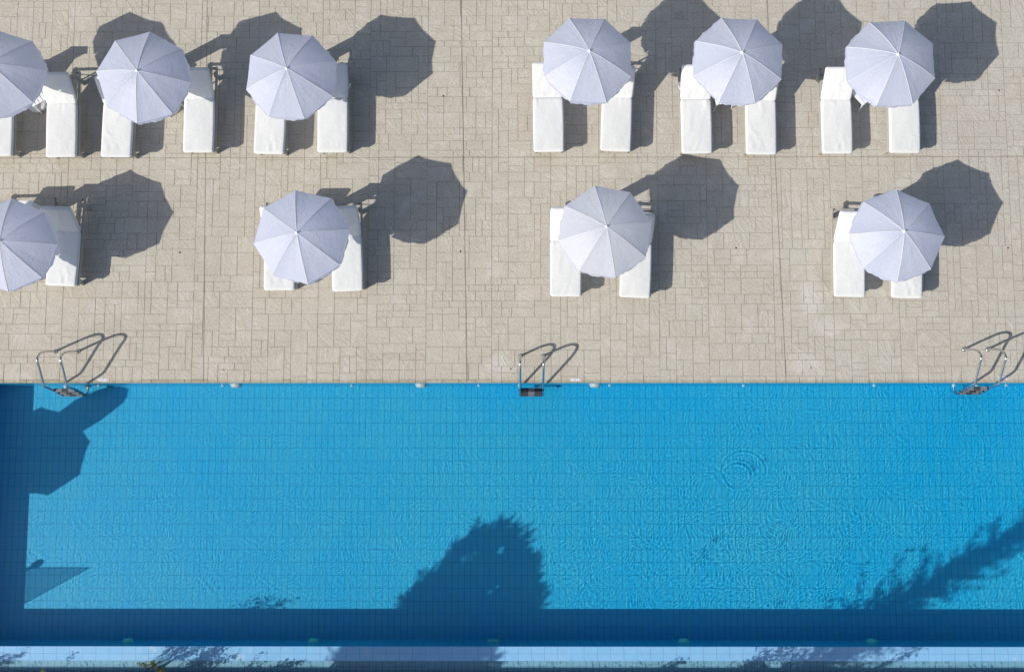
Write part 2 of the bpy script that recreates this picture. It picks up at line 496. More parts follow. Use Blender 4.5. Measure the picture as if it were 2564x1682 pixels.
m.box(((xL + xR) / 2, yC - 0.11, -0.24), (xR - xL, 0.22, 0.46), 0, None, 0.012)
tag(m.build("channel_curb", M['curb']), "pale stone curb along the overflow channel", "curb", kind="structure")

# water surface: many small waves, livelier to the right of the middle, one set of rings
def water(name, x0, x1, y0, y1, z, step, amp, seed, rings=True):
    nx = int((x1 - x0) / step) + 1; ny = int((y1 - y0) / step) + 1
    xs = np.linspace(x0, x1, nx); ys = np.linspace(y0, y1, ny)
    X, Y = np.meshgrid(xs, ys)
    rng = np.random.default_rng(seed)
    def smooth(s, k):                         # slow random field, about -1..1
        f = np.zeros_like(X)
        for _ in range(k):
            a = rng.uniform(0, 2 * np.pi); q = 2 * np.pi / (s * rng.uniform(0.7, 1.5))
            f += np.sin(q * (np.cos(a) * X + np.sin(a) * Y) + rng.uniform(0, 6.28))
        return f / math.sqrt(k / 2)
    c = P(1700, 1475)
    live = np.exp(-(((X - c.x) / 4.6) ** 2 + ((Y - c.y) / 2.6) ** 2))
    live2 = 0.31 + 0.35 * live + 0.18 / (1 + np.exp(-(X - P(1700, 1000).x) * 1.5)) + 0.16 * np.clip((P(NX, 1150).y - Y) / 2.5, 0, 1)
    Z = np.zeros_like(X)
    wx = X + 0.05 * smooth(0.9, 8); wy = Y + 0.05 * smooth(0.9, 8)
    bands = [(0.054, 26, 0.70, 2.6), (0.075, 24, 0.75, 2.2), (0.11, 16, 0.42, 1.8), (0.20, 10, 0.14, 3.0)]
    for lam, kk, rel, spread in bands:
        f = np.zeros_like(X)
        for _ in range(kk):
            a = R(-35) + rng.normal(0, spread * 0.45); q = 2 * np.pi / (lam * rng.uniform(0.8, 1.3))
            f += np.sin(q * (np.cos(a) * wx + np.sin(a) * wy) + rng.uniform(0, 6.28)) / q ** 2
        env = np.clip(0.85 + 0.16 * smooth(1.1, 8), 0.4, 1.15)
        Z += rel * f / math.sqrt(kk / 2) * env
    Z *= live2 * amp
    if rings:
        for (px, py, r0, wd, a0, lam) in ((1762, 1252, 0.33, 0.08, 1.8, 0.12), (1778, 1240, 0.50, 0.07, 1.3, 0.11), (1762, 1256, 0.12, 0.10, 0.5, 0.09), (1670, 1540, 0.2, 0.08, 0.4, 0.08), (1825, 1126, 0.22, 0.08, 0.4, 0.08)):
            c = P(px, py); r = np.hypot(X - c.x, (Y - c.y) * 1.08)
            q = 2 * np.pi / lam
            th = np.arctan2(Y - c.y, X - c.x)
            Z += amp * a0 * (0.35 + 0.65 * np.clip(np.cos(th - R(70)) + 0.25 * np.sin(5 * th), 0, 1)) * np.exp(-((r - r0 - 0.02 * np.sin(3 * th)) / wd) ** 2) * np.cos(q * r) / q ** 2
    me = bpy.data.meshes.new(name)
    V = np.empty((nx * ny, 3)); V[:, 0] = X.ravel(); V[:, 1] = Y.ravel(); V[:, 2] = (z + Z).ravel()
    ii = np.arange(nx * ny).reshape(ny, nx)
    F = np.stack([ii[:-1, :-1], ii[:-1, 1:], ii[1:, 1:], ii[1:, :-1]], -1).reshape(-1, 4)
    me.vertices.add(len(V)); me.vertices.foreach_set("co", V.ravel())
    me.loops.add(F.size); me.loops.foreach_set("vertex_index", F.ravel().astype(np.int32))
    me.polygons.add(len(F)); me.polygons.foreach_set("loop_start", np.arange(0, F.size, 4, dtype=np.int32))
    me.polygons.foreach_set("use_smooth", np.ones(len(F), dtype=bool))
    me.update(); me.validate()
    me.materials.append(M['water'])
    o = put(name, me)
    o.cycles.is_caustics_caster = True
    return o
tag(water("pool_water", xL, xR, yB, yT, WZ, 0.0135, 1.5, 5), "clear rippled pool water", "water", kind="structure")
tag(water("channel_water", xL, xR, yC, yB2, -0.13, 0.016, 5.0, 9, False), "shallow rippled water in the overflow channel", "water", kind="structure")

# ----------------------------------------------------------------- the deck
def make_deck():
    rnd = random.Random(11)
    U = 0.074
    x0, x1, y1 = -17.0, 17.0, 15.0
    nx, ny = int((x1 - x0) / U), int((y1 - yT) / U)
    sizes = [(5, 5)] * 7 + [(5, 3)] * 3 + [(3, 5)] * 3 + [(7, 5)] * 3 + [(5, 7)] * 3 + [(10, 5), (5, 10), (5, 2), (2, 5), (3, 3), (7, 3), (3, 7), (8, 5), (5, 8)]
    rects = []
    def pack(nw, nh):
        """one stamp-mat of slabs on a grid nw x nh; returns (i, j, w, h)"""
        o = [[False] * nw for _ in range(nh)]; out = []
        for j in range(nh):
            i = 0
            while i < nw:
                if o[j][i]: i += 1; continue
                free = 0
                while i + free < nw and not o[j][i + free]: free += 1
                ok = [s for s in sizes if s[0] <= free and j + s[1] <= nh and (free - s[0]) != 1 and (nh - j - s[1]) != 1 and not (s[0] == free == 5 and rnd.random() < 0.5)]
                s_ = rnd.choice(ok) if ok else (free if free < 6 else 3, nh - j if nh - j < 6 else rnd.choice((3, 5)))
                for jj in range(j, min(nh, j + s_[1])):
                    for ii in range(i, i + s_[0]): o[jj][ii] = True
                out.append((i, j, s_[0], min(s_[1], nh - j))); i += s_[0]
        return out
    i = 0
    while i < nx:                             # the mats lie in strips of their own, so that no seam runs through
        bw = min(rnd.choice((15, 18, 20, 23, 25)), nx - i)
        j = -rnd.randint(0, 14)
        while j < ny:
            bh = rnd.choice((13, 17, 20, 22, 25))
            flip = rnd.random() < 0.5
            cells = [(q, p, h_, w_) for p, q, w_, h_ in pack(bh, bw)] if flip else pack(bw, bh)
            mirx = rnd.random() < 0.5; miry = rnd.random() < 0.5
            for (p, q, w_, h_) in cells:
                if mirx: p = bw - p - w_
                if miry: q = bh - q - h_
                ya, yb = max(yT, yT + (j + q) * U), min(y1, yT + (j + q + h_) * U)
                if yb - ya > 0.03: rects.append((x0 + (i + p) * U, ya, w_ * U, yb - ya))
            j += bh
        i += bw
    g = 0.0040
    vs, fs, cols = [], [], []
    for (x, y, a, b) in rects:
        o = len(vs)
        w = [rnd.uniform(-0.0025, 0.0025) for _ in range(4)]
        yy0 = y + (g if y > yT + 0.01 else 0.0)
        vs += [(x + g + w[0], yy0, 0), (x + a - g + w[1], yy0, 0), (x + a - g + w[1], y + b - g + w[2], 0), (x + g + w[0], y + b - g + w[2], 0)]
        fs.append((o, o + 1, o + 2, o + 3)); cols.append((rnd.random(), rnd.random(), rnd.random(), 1.0))
    n_slab = len(fs)
    # left of the pool the paving goes on
    return vs, fs, cols, n_slab, x0, x1, y1
vs, fs, cols, n_slab, dx0, dx1, dy1 = make_deck()
mi = [0] * n_slab
def quad(pts, mat):
    o = len(vs); vs.extend(pts); fs.append((o, o + 1, o + 2, o + 3)); mi.append(mat); cols.append((0.4, 0.4, 0.3, 1))
quad([(dx0, yT, -0.006), (dx1, yT, -0.006), (dx1, dy1, -0.006), (dx0, dy1, -0.006)], 1)
quad([(dx0, yT, -0.25), (dx1, yT, -0.25), (dx1, yT - 0.0001, -0.006), (dx0, yT - 0.0001, -0.006)][::1], 1) if False else None
# paving beside the two short ends of the pool
for a, b in ((dx0, xL), (xR, dx1)):
    yy = yT
    rnd = random.Random(int(abs(a) * 10))
    while yy > yB2 - 0.7:
        hgt = rnd.choice((0.37, 0.37, 0.22, 0.52)); xx = a
        while xx < b - 0.02:
            wd = min(rnd.choice((0.37, 0.37, 0.22, 0.52, 0.74)), b - xx)
            quad([(xx + 0.006, yy - hgt + 0.006, 0), (xx + wd - 0.006, yy - hgt + 0.006, 0), (xx + wd - 0.006, yy - 0.006, 0), (xx + 0.006, yy - 0.006, 0)], 0)
            cols[-1] = (rnd.random(), rnd.random(), rnd.random(), 1)
            xx += wd
        yy -= hgt
    quad([(a, yy, -0.006), (b, yy, -0.006), (b, yT, -0.006), (a, yT, -0.006)], 1)
# straight control joints
rnd = random.Random(3)
def saw(pa, pb, wd):
    a, b = P(*pa), P(*pb)
    n = max(2, int((b - a).length / 0.35)); d = (b - a).normalized(); s = Vector((-d.y, d.x, 0))
    prev = None
    for i in range(n + 1):
        c = a.lerp(b, i / n) + s * rnd.uniform(-0.003, 0.003)
        q = wd / 2 * rnd.uniform(0.6, 1.3)
        cur = (c - s * q, c + s * q)
        if prev: quad([(prev[0].x, prev[0].y, 0.004), (cur[0].x, cur[0].y, 0.004), (cur[1].x, cur[1].y, 0.004), (prev[1].x, prev[1].y, 0.004)], 2)
        prev = cur
saw((521, -260), (509, 957), 0.010)
saw((1150.5, -260), (1169, 957), 0.015)
saw((1908, -260), (1968, 957), 0.010)
saw((-260, 396.5), (2830, 392.5), 0.009)
me = bpy.data.meshes.new("deck")
me.from_pydata(vs, [], fs)
for q in (M['deck'], M['joint'], M['saw']): me.materials.append(q)
me.polygons.foreach_set("material_index", mi)
ca = me.color_attributes.new("tone", 'FLOAT_COLOR', 'CORNER')
buf = np.repeat(np.array(cols, dtype=np.float32), 4, axis=0).ravel()
ca.data.foreach_set("color", buf)
# saw joints must face up
bm = bmesh.new(); bm.from_mesh(me)
for f in bm.faces:
    f.normal_update()
    if f.normal.z < 0: f.normal_flip()
bm.to_mesh(me); bm.free(); me.update()
tag(put("deck", me), "pale stamped concrete deck beside the pool", "deck", kind="structure")
# slab edge towards the water
m = MB(); m.box(((dx0 + dx1) / 2, yT + 0.06, -0.131), (dx1 - dx0, 0.119, 0.25), 0)
tag(m.build("deck_edge", M['joint']), "concrete edge of the deck", "deck edge", kind="structure")
# ground beyond the channel and far around
m = MB()
g0, yg = 120.0, yC - 0.20
m.add([(-g0, -g0, -0.14), (g0, -g0, -0.14), (g0, yg, -0.14), (-g0, yg, -0.14)], [(0, 1, 2, 3)])
m.add([(-g0, yg, -0.14), (dx0 + 0.5, yg, -0.14), (dx0 + 0.5, g0, -0.14), (-g0, g0, -0.14)], [(0, 1, 2, 3)])
m.add([(dx1 - 0.5, yg, -0.14), (g0, yg, -0.14), (g0, g0, -0.14), (dx1 - 0.5, g0, -0.14)], [(0, 1, 2, 3)])
m.add([(dx0 + 0.5, dy1 - 0.5, -0.14), (dx1 - 0.5, dy1 - 0.5, -0.14), (dx1 - 0.5, g0, -0.14), (dx0 + 0.5, g0, -0.14)], [(0, 1, 2, 3)])
tag(m.build("ground", M['soil']), "planting soil beyond the pool", "ground", kind="structure")

# ----------------------------------------------------------------- parasols
RIMZ, RISE, RAD = 1.72, 0.44, 1.0
def rim_factor(t):                           # t 0..1 across a panel: chord between two rib tips
    a = math.pi / 8
    return math.cos(a) / math.cos((t - 0.5) * 2 * a)
def prof(r):                                 # height of a rib above the rim
    return RISE * (1 - r ** 1.55) + 0.03 * (1 - r)
def canopy_mesh(seed, cloth='canopy'):
    rnd = random.Random(seed)
    nr, ntt = 18, 12
    mb = MB(); uvs = []
    amp = [rnd.uniform(0.6, 1.3) for _ in range(8)]
    ph = [[rnd.uniform(0, 6.28) for _ in range(4)] for _ in range(8)]
    tipd = [rnd.uniform(-0.015, 0.012) for _ in range(9)]
    tipz = [rnd.uniform(-0.015, 0.015) for _ in range(9)]
    tipd[8], tipz[8] = tipd[0], tipz[0]
    def pt(p, t, r):
        a = (p + t) * math.pi / 4
        e = r ** 3
        rad = RAD * r * (1 - (1 - rim_factor(t)) * e ** 0.4)
        rad *= 1 + (tipd[p] * (1 - t) + tipd[p + 1] * t) * e
        z = prof(r) + (tipz[p] * (1 - t) + tipz[p + 1] * t) * e
        s = math.sin(math.pi * t)
        z -= 0.050 * amp[p] * s ** 0.8 * r * (1.15 - r * 0.55)
        q = ph[p]
        z += s * (0.0045 * math.sin(22 * t + q[0] + 3 * r) * (1 - r) * 2 * r + 0.004 * math.sin(14 * r + 5 * t + q[1]) * r * (1 - r) * 3)
        z += s * 0.006 * math.sin(9 * t + q[2]) * e
        return (rad * math.cos(a), rad * math.sin(a), z)
    for p in range(8):
        o = len(mb.v)
        vs_ = [pt(p, t / ntt, max(0.02, r / nr)) for r in range(nr + 1) for t in range(ntt + 1)]
        fs_ = [(r * (ntt + 1) + t, (r + 1) * (ntt + 1) + t, (r + 1) * (ntt + 1) + t + 1, r * (ntt + 1) + t + 1) for r in range(nr) for t in range(ntt)]
        mb.add(vs_, fs_, 0, True)
        uvs += [((p + t / ntt) / 8 + seed * 0.37, r / nr) for r in range(nr + 1) for t in range(ntt + 1)]
    n_main = len(mb.v)
    for p in range(8):                       # stitched seams over the ribs
        mb.tube([Vector(pt(p, 0, max(0.03, r / 10))) + Vector((0, 0, 0.003)) for r in range(11)], 0.0042, 5, 1)
    me = mb.mesh("canopy", [M[cloth], M['seam']])
    uvl = me.uv_layers.new(name="UVMap")
    vi = np.empty(len(me.loops), dtype=np.int32); me.loops.foreach_get("vertex_index", vi)
    uva = np.array(uvs + [(0, 0)] * (len(mb.v) - n_main), dtype=np.float32)
    uvl.data.foreach_set("uv", uva[vi].ravel())
    # hanging border, cut panel by panel, a little wavy
    vb = MB(); uv2 = []
    for p in range(8):
        rows = 5; vs_ = []
        droop = rnd.uniform(0.06, 0.10); fl = rnd.uniform(0.0, 0.035)
        for r in range(rows):
            h = r / (rows - 1)
            for t in range(ntt * 2 + 1):
                tt = 0.012 + 0.976 * t / (ntt * 2)
                x, y, z = pt(p, tt, 1.0)
                a = math.atan2(y, x); k = math.sin(math.pi * tt)
                out = h * (fl * k + 0.010 * math.sin(13 * tt + ph[p][3]) + 0.006 * math.sin(31 * tt + ph[p][1]))
                L = (droop * (0.80 + 0.35 * k ** 0.6)) * h
                vs_.append((x + math.cos(a) * (out + 0.002), y + math.sin(a) * (out + 0.002), z - L))
                uv2.append(((p + tt) / 8, 1 + h * 0.1))
        W = ntt * 2 + 1
        vb.add(vs_, [(r * W + t, (r + 1) * W + t, (r + 1) * W + t + 1, r * W + t + 1) for r in range(rows - 1) for t in range(W - 1)], 0, True)
    mv = vb.mesh("valance", [M[cloth]])
    ul = mv.uv_layers.new(name="UVMap")
    vi = np.empty(len(mv.loops), dtype=np.int32); mv.loops.foreach_get("vertex_index", vi)
    ul.data.foreach_set("uv", np.array(uv2, dtype=np.float32)[vi].ravel())
    return me, mv
CAN = [canopy_mesh(s) for s in (1, 2, 3, 4, 5, 6)] + [canopy_mesh(7, 'canopy_pale')]
def rib_mesh():
    mb = MB()
    mb.tube([(max(0.04, r / 8), 0, prof(r / 8) - 0.020) for r in range(9)], 0.005, 6)
    return mb.mesh("rib", M['steel'])
RIB = rib_mesh()
mb = MB(); mb.tube([(0, 0, -0.3), (0, 0, 1.0), (0, 0, RIMZ + RISE + 0.02)], [0.022, 0.020, 0.017], 12); mb.lathe([(0.03, 1.02), (0.032, 1.05), (0.032, 1.14), (0.03, 1.17)], 12)
POLE = mb.mesh("pole", M['pole'])
mb = MB(); mb.lathe([(0.24, 0.0), (0.25, 0.02), (0.24, 0.075), (0.20, 0.095), (0.06, 0.10), (0.045, 0.30), (0.03, 0.31)], 24)
BASE = mb.mesh("base", M['plastic'])
mb = MB(); mb.lathe([(0.055, -0.02), (0.050, 0.0), (0.030, 0.012), (0.018, 0.018), (0.016, 0.026), (0.027, 0.034), (0.030, 0.046), (0.024, 0.058), (0.010, 0.064)], 16)
FIN = mb.mesh("finial", M['seam'])
mb = MB(); mb.lathe([(0.035, -0.05), (0.045, -0.03), (0.045, 0.02), (0.035, 0.04)], 14)
HUB = mb.mesh("hub", M['plastic'])
def parasol(px, py, rot, k, label, tilt=(0, 0), ground_px=False, rz=None):
    rz = rz or RIMZ
    c = P(px, py, 0 if ground_px else rz)
    t = thing("parasol", label, "parasol", (c.x, c.y, 0), 0, "white parasols on the deck")
    put("base", BASE, t); put("pole", POLE, t, (0, 0, rz - RIMZ))
    cn = put("canopy", CAN[k][0], t, (0, 0, rz)); cn.rotation_euler = (R(tilt[0]), R(tilt[1]), R(rot))
    put("valance", CAN[k][1], cn)
    for i in range(8):
        b = put("rib", RIB, cn); b.rotation_euler = (0, 0, i * math.pi / 4)
    put("finial", FIN, cn, (0, 0, RISE + 0.022)).scale = (0.8, 0.8, 0.8)
    put("hub", HUB, t, (0, 0, rz + 0.15))
    return t
parasol(-3, 186, 5, 5, "white parasol cut off at the frame edge in the back row", (-6, 4), rz=1.95)
parasol(360, 194, -6.5, 1, "second white parasol of the back row, over the lounger with wrinkled cushion", (2, 2), rz=1.90)
parasol(728.7, 190.4, 18, 2, "white parasol just left of the wide bare gap in the back row", rz=1.74)
parasol(1470.9, 150.4, 22.5, 3, "white parasol just right of the wide gap in the back row", (-2, 2), rz=2.12)
parasol(1847.7, 151.9, 20, 4, "white parasol in the middle of the back row's right block", rz=2.05)
parasol(2229.7, 157.5, 25, 0, "last white parasol of the back row, nearest the upper right corner", (-1, 1), rz=1.96)
parasol(25, 613.7, 0.5, 2, "white parasol cut off at the frame edge in the front row", rz=1.66)
parasol(755.3, 593, 8.5, 1, "white parasol of the front row standing below the left long deck joint", (1, -1), rz=2.04)
parasol(1514.7, 579.6, 12, 6, "front row parasol of thinner, paler cloth with visible inner ribs", (-1, 0), rz=1.95)
parasol(2245, 589.8, -1.5, 4, "white parasol at the right end of the front row", rz=1.77)
parasol(-276, 1310, 10, 0, "white parasol beside the short pool end, known by its shadow on the floor", ground_px=True)

c = P(-150, 1200)  # folded parasol added out of view, shaped for the shadow along the wall
t = thing("shadow_parasol", "unseen folded white parasol added beside the short pool end to shade the near wall", "parasol", (c.x, c.y, 0))
put("base", BASE, t)
mb = MB(); mb.tube([(0, 0, 0.05), (0, 0, 2.40)], 0.02, 12); mb.build("pole", M['pole'], t)
mb = MB(); n = 24; prof_ = [(0.06, 1.0), (0.26, 1.1), (0.33, 1.4), (0.30, 1.8), (0.23, 2.1), (0.13, 2.28), (0.03, 2.36)]
vs_ = [((r * (1 + 0.18 * math.sin(8 * 2 * math.pi * q / n))) * math.cos(2 * math.pi * q / n), (r * (1 + 0.18 * math.sin(8 * 2 * math.pi * q / n))) * math.sin(2 * math.pi * q / n), z) for r, z in prof_ for q in range(n)]
mb.add(vs_, [(i * n + q, i * n + (q + 1) % n, (i + 1) * n + (q + 1) % n, (i + 1) * n + q) for i in range(6) for q in range(n)], 0, True)
mb.build("canopy", M['canopy_pale'], t)

# ----------------------------------------------------------------- loungers
SEAT, BACK, CW, CT = 1.235, 0.77, 0.670, 0.095
FTOP = 0.415
def cushion_mesh(name, L, W, T, seed, hinge_at_top):
    """a box cushion with rounded, slightly puffed edges, creases and piping; lies from y=0 to y=L, underside at z=0"""
    rnd = random.Random(seed)
    r = 0.032
    def axis(n, S):
        e = [0, 0.004, 0.012, 0.022, 0.032]
        mid = [0.032 + (S - 0.064) * i / n for i in range(1, n)]
        return e + mid + [S - q for q in reversed(e)]
    ax, ay = axis(16, W), axis(30 if L > 1 else 20, L)
    nx, ny = len(ax), len(ay)
    cre = [(rnd.uniform(0.12, W - 0.12), rnd.uniform(0.05, L - 0.05), rnd.uniform(-0.5, 0.5), rnd.uniform(0.08, 0.3), rnd.uniform(0.014, 0.028), rnd.uniform(-0.011, 0.013) * (1.0 if seed % 2 else 0.4)) for _ in range(13)]
    gath = [(rnd.uniform(0.04, W - 0.04), rnd.uniform(0.05, 0.16), rnd.uniform(0.012, 0.020), rnd.uniform(0.006, 0.012)) for _ in range(13)]
    ph = [rnd.uniform(0, 6.28) for _ in range(6)]
    bow = rnd.uniform(-0.006, 0.010)
    def top(x, y):
        d = min(x, W - x, y, L - y)
        z = T if d >= r else T - r + math.sqrt(max(0, r * r - (r - d) ** 2))
        k = min(1, d / 0.06)
        z += 0.010 * math.sin(math.pi * x / W) * math.sin(math.pi * min(1, max(0, y / L))) ** 0.5
        for (cx, cy_, an, ln, wd, h) in cre:
            u = (x - cx) * math.sin(an) + (y - cy_) * math.cos(an); v = (x - cx) * math.cos(an) - (y - cy_) * math.sin(an) + 0.02 * math.sin(u * 18 + ph[0])
            z += k * h * math.exp(-(u / ln) ** 2 - (v / wd) ** 2)
        yy = (L - y) if hinge_at_top else y
        for (cx, ln, wd, h) in gath:
            z += k * h * math.exp(-(yy / ln) ** 2 - ((x - cx + 0.01 * math.sin(yy * 30 + ph[1])) / wd) ** 2)
        z += k * 0.0022 * math.sin(7 * x + 4 * y + ph[2]) + k * 0.0015 * math.sin(19 * x - 9 * y + ph[3])
        return z
    mb = MB()
    def X(x, y): return (x - W / 2) * (1 + 0.012 * math.sin(math.pi * y / L)) + bow * math.sin(math.pi * y / L)
    def corner(x, y):                         # rounded corners in plan
        rc = 0.05
        cx_ = rc if x < rc else (W - rc if x > W - rc else x); cy_ = rc if y < rc else (L - rc if y > L - rc else y)
        u, v = (x - cx_) / rc, (y - cy_) / rc
        q = math.hypot(u, v)
        if q < 1e-6: return x, y
        f = max(abs(u), abs(v)) / q
        return cx_ + u * f * rc, cy_ + v * f * rc
    vs_ = [(X(*corner(x, y)), corner(x, y)[1], top(x, y)) for y in ay for x in ax]
    mb.add(vs_, [(j * nx + i, j * nx + i + 1, (j + 1) * nx + i + 1, (j + 1) * nx + i) for j in range(ny - 1) for i in range(nx - 1)], 0, True)
    ring = [(ax[i], 0) for i in range(nx)] + [(W, ay[j]) for j in range(1, ny)] + [(ax[i], L) for i in range(nx - 2, -1, -1)] + [(0, ay[j]) for j in range(ny - 2, 0, -1)]
    zt = T - r
    sides = []
    for h, off in ((zt, 0.0), (zt * 0.55, 0.006), (0.012, 0.002), (0.0, -0.012)):
        for (x, y) in ring:
            ox = off * (-1 if x <= 0 else (1 if x >= W else 0)); oy = off * (-1 if y <= 0 else (1 if y >= L else 0))
            sides.append((X(*corner(x, y)) + ox, corner(x, y)[1] + oy, h))
    n = len(ring)
    mb.add(sides, [(a * n + k, (a + 1) * n + k, (a + 1) * n + (k + 1) % n, a * n + (k + 1) % n) for a in range(3) for k in range(n)], 0, True)
    mb.add(sides[-n:], [list(range(n))[::-1]], 0)
    loop = [Vector((X(*corner(x, y)) + (-0.001 if x <= 0 else (0.001 if x >= W else 0)), corner(x, y)[1] + (-0.001 if y <= 0 else (0.001 if y >= L else 0)), zt + 0.006)) for (x, y) in ring]
    loop.append(loop[0].copy())
    mb.tube(loop, 0.0055, 5, 1, cap=False)
    bmx = mb.mesh(name, [M['cushion'], M['piping']])
    return bmx
SEATS = [cushion_mesh("seat_cushion", SEAT, CW, CT, s, True) for s in (21, 22, 23, 24, 25, 26)]
BACKS = [cushion_mesh("back_cushion", BACK, CW, CT, s, False) for s in (31, 32, 33, 34, 35, 36)]
HW = 0.345                                   # half distance between the rails
def part(fn, name, mat):
    mb = MB(); fn(mb); return mb.mesh(name, mat)
RAIL = part(lambda b: b.box((0, 0, 0), (0.042, SEAT + 0.74, 0.075), 0, None, 0.006), "side_rail", M['frame'])
ENDR = part(lambda b: b.box((0, 0, 0), (HW * 2 - 0.044, 0.042, 0.06), 0, None, 0.005), "end_rail", M['frame'])
LEG = part(lambda b: b.box((0, 0, 0.17), (0.05, 0.11, 0.34), 0, None, 0.006), "leg", M['frame'])
def slats(b):
    n = 9
    for i in range(n): b.box((0, -SEAT + 0.08 + i * (SEAT - 0.12) / (n - 1), FTOP - 0.022), (HW * 2 - 0.046, 0.07, 0.018), 0, None, 0.003)
SLAT = part(slats, "slat_bed", M['frame'])
def backf(b):
    b.box((-0.29, BACK / 2, -0.02), (0.035, BACK - 0.02, 0.03), 0, None, 0.004); b.box((0.29, BACK / 2, -0.02), (0.035, BACK - 0.02, 0.03), 0, None, 0.004)
    for i in range(6): b.box((0, 0.06 + i * (BACK - 0.12) / 5, -0.008), (0.60, 0.07, 0.012), 0, None, 0.003)
BACKF = part(backf, "back_frame", M['frame'])
BOLT = part(lambda b: b.lathe([(0.012, 0), (0.014, 0.004), (0.014, 0.014), (0.008, 0.018)], 10), "bolt", M['bolt'])
def tie(b):
    b.box((0, 0, 0), (0.022, 0.15, 0.004), 0, Matrix.Rotation(0.5, 3, 'Z') @ Matrix.Rotation(0.5, 3, 'X'), 0.001)
TIE = part(tie, "tie", M['piping'])
GL = "white cushioned loungers under the parasols"
def lounger(foot, hinge, ang, k, label, ties=0):
    zt = FTOP + CT
    f, h = P(*foot, zt), P(*hinge, zt)
    d = (h - f); rz = math.atan2(-d.x, d.y)
    t = thing("sun_lounger", label, "lounger", (h.x, h.y, 0), rz, GL)
    s = put("seat_cushion", SEATS[k % 6], t, (0, -SEAT, FTOP))
    hy, a = 0.012, R(ang)
    bf = put("back_frame", BACKF, t, (0, hy, FTOP - 0.002)); bf.rotation_euler = (a, 0, 0)
    # the cushion turns about its lower front edge, held up so that the two tops meet
    bc = put("back_cushion", BACKS[(k * 5 + 2) % 6], t, (0, hy + CT * math.sin(a) * 0.35, FTOP + CT * (1 - math.cos(a)) * 0.2)); bc.rotation_euler = (a, 0, 0)
    ymid = (-SEAT - 0.01 + 0.77) / 2
    for sx_ in (-1, 1):
        put("side_rail", RAIL, t, (sx_ * HW, (0.77 - SEAT) / 2 + 0.012, FTOP - 0.0405))
        for yy in (-SEAT + 0.14, 0.62): put("leg", LEG, t, (sx_ * (HW - 0.049), yy, 0))
    put("end_rail", ENDR, t, (0, -SEAT + 0.045, FTOP - 0.045)); put("end_rail", ENDR, t, (0, 0.735, FTOP - 0.045))
    put("slat_bed", SLAT, t)
    for sx_ in (-1, 1): put("bolt", BOLT, t, (sx_ * (HW - 0.04), 0.735, FTOP - 0.014))
    mb = MB()                                 # prop that holds the back up
    top = Vector((0, hy + math.cos(a) * 0.5, FTOP + math.sin(a) * 0.5 - 0.045))
    for sx_ in (-1, 1): mb.tube([(sx_ * 0.27, 0.62, FTOP - 0.05), (sx_ * 0.24, top.y, top.z)], 0.010, 6)
    mb.tube([(-0.24, top.y, top.z), (0.24, top.y, top.z)], 0.009, 6)
    mb.build("back_prop", M['steel'], t)
    if ties:
        o = put("tie", TIE, bc, (ties * (CW / 2 + 0.035), 0.26, 0.03)); o.rotation_euler = (0, 0, 0 if ties < 0 else -1.0)
    return t
LG = [
 ((-9, 397), (-6, 256), 45, 0, "white lounger cut off at the frame edge, only its foot strip showing", 0),
 ((152, 397), (154, 258), 48, 1, "white lounger in the back row beside the parasol cut off at the frame edge", 0),
 ((289, 397), (296, 258), 58, 2, "white lounger under the second back row parasol with raised back tucked beneath it", 0),
 ((495, 390), (498.5, 246), 49, 3, "white lounger with heavily wrinkled seat, right of the second back row parasol", 0),
 ((672, 390), (678, 250), 40, 4, "white lounger, left one of the pair next to the wide gap in the back row", 0),
 ((832, 388), (833, 246), 9, 5, "white lounger lying nearly flat with a loose tie, beside the wide gap", 1),
 ((1374.4, 383.5), (1371.7, 244.5), 14, 3, "white lounger with back almost flat, first one right of the wide gap", 0),
 ((1541.4, 383.5), (1546, 243), 46, 1, "white lounger with creased seat under the first parasol right of the gap", 0),
 ((1746, 388), (1742, 248.5), 28, 0, "white lounger with a white tie hanging at its outer edge, back row", -1),
 ((1907, 390), (1905, 250.6), 44, 2, "smooth white lounger, right one under the middle parasol of the right block", 0),
 ((2098, 386), (2093.5, 248.5), 42, 4, "white lounger with its raised back in the open beside the last back row parasol", 0),
 ((2267.5, 386.6), (2264, 247), 40, 5, "smooth white lounger at the right end of the back row", 0),
 ((-6, 724), (-3, 584), 44, 1, "white lounger almost hidden by the front row parasol cut off at the frame edge", 0),
 ((150.7, 717), (162, 577), 60, 4, "white lounger with steep back lying mostly in shade, left end of the front row", 0),
 ((698.7, 729.6), (700, 588), 47, 2, "white lounger mostly covered by the second front row parasol", 0),
 ((870.6, 733.6), (866, 590), 46, 5, "white lounger half in sun, right one of the second front row pair", 0),
 ((1416.6, 745), (1416, 603), 30, 0, "white lounger with a dented foot end, under the pale thin parasol", 0),
 ((1589.5, 744.5), (1593.8, 606), 47, 3, "white lounger on the right side of the pale thin parasol", 0),
 ((2128.5, 747), (2127, 604), 43, 1, "white lounger with bare frame corner at its head, under the last front row parasol", 0),
 ((2272, 750), (2270.6, 607), 40, 4, "white lounger hidden but for its foot under the last front row parasol", 0),
]
for a in LG: lounger(*a)

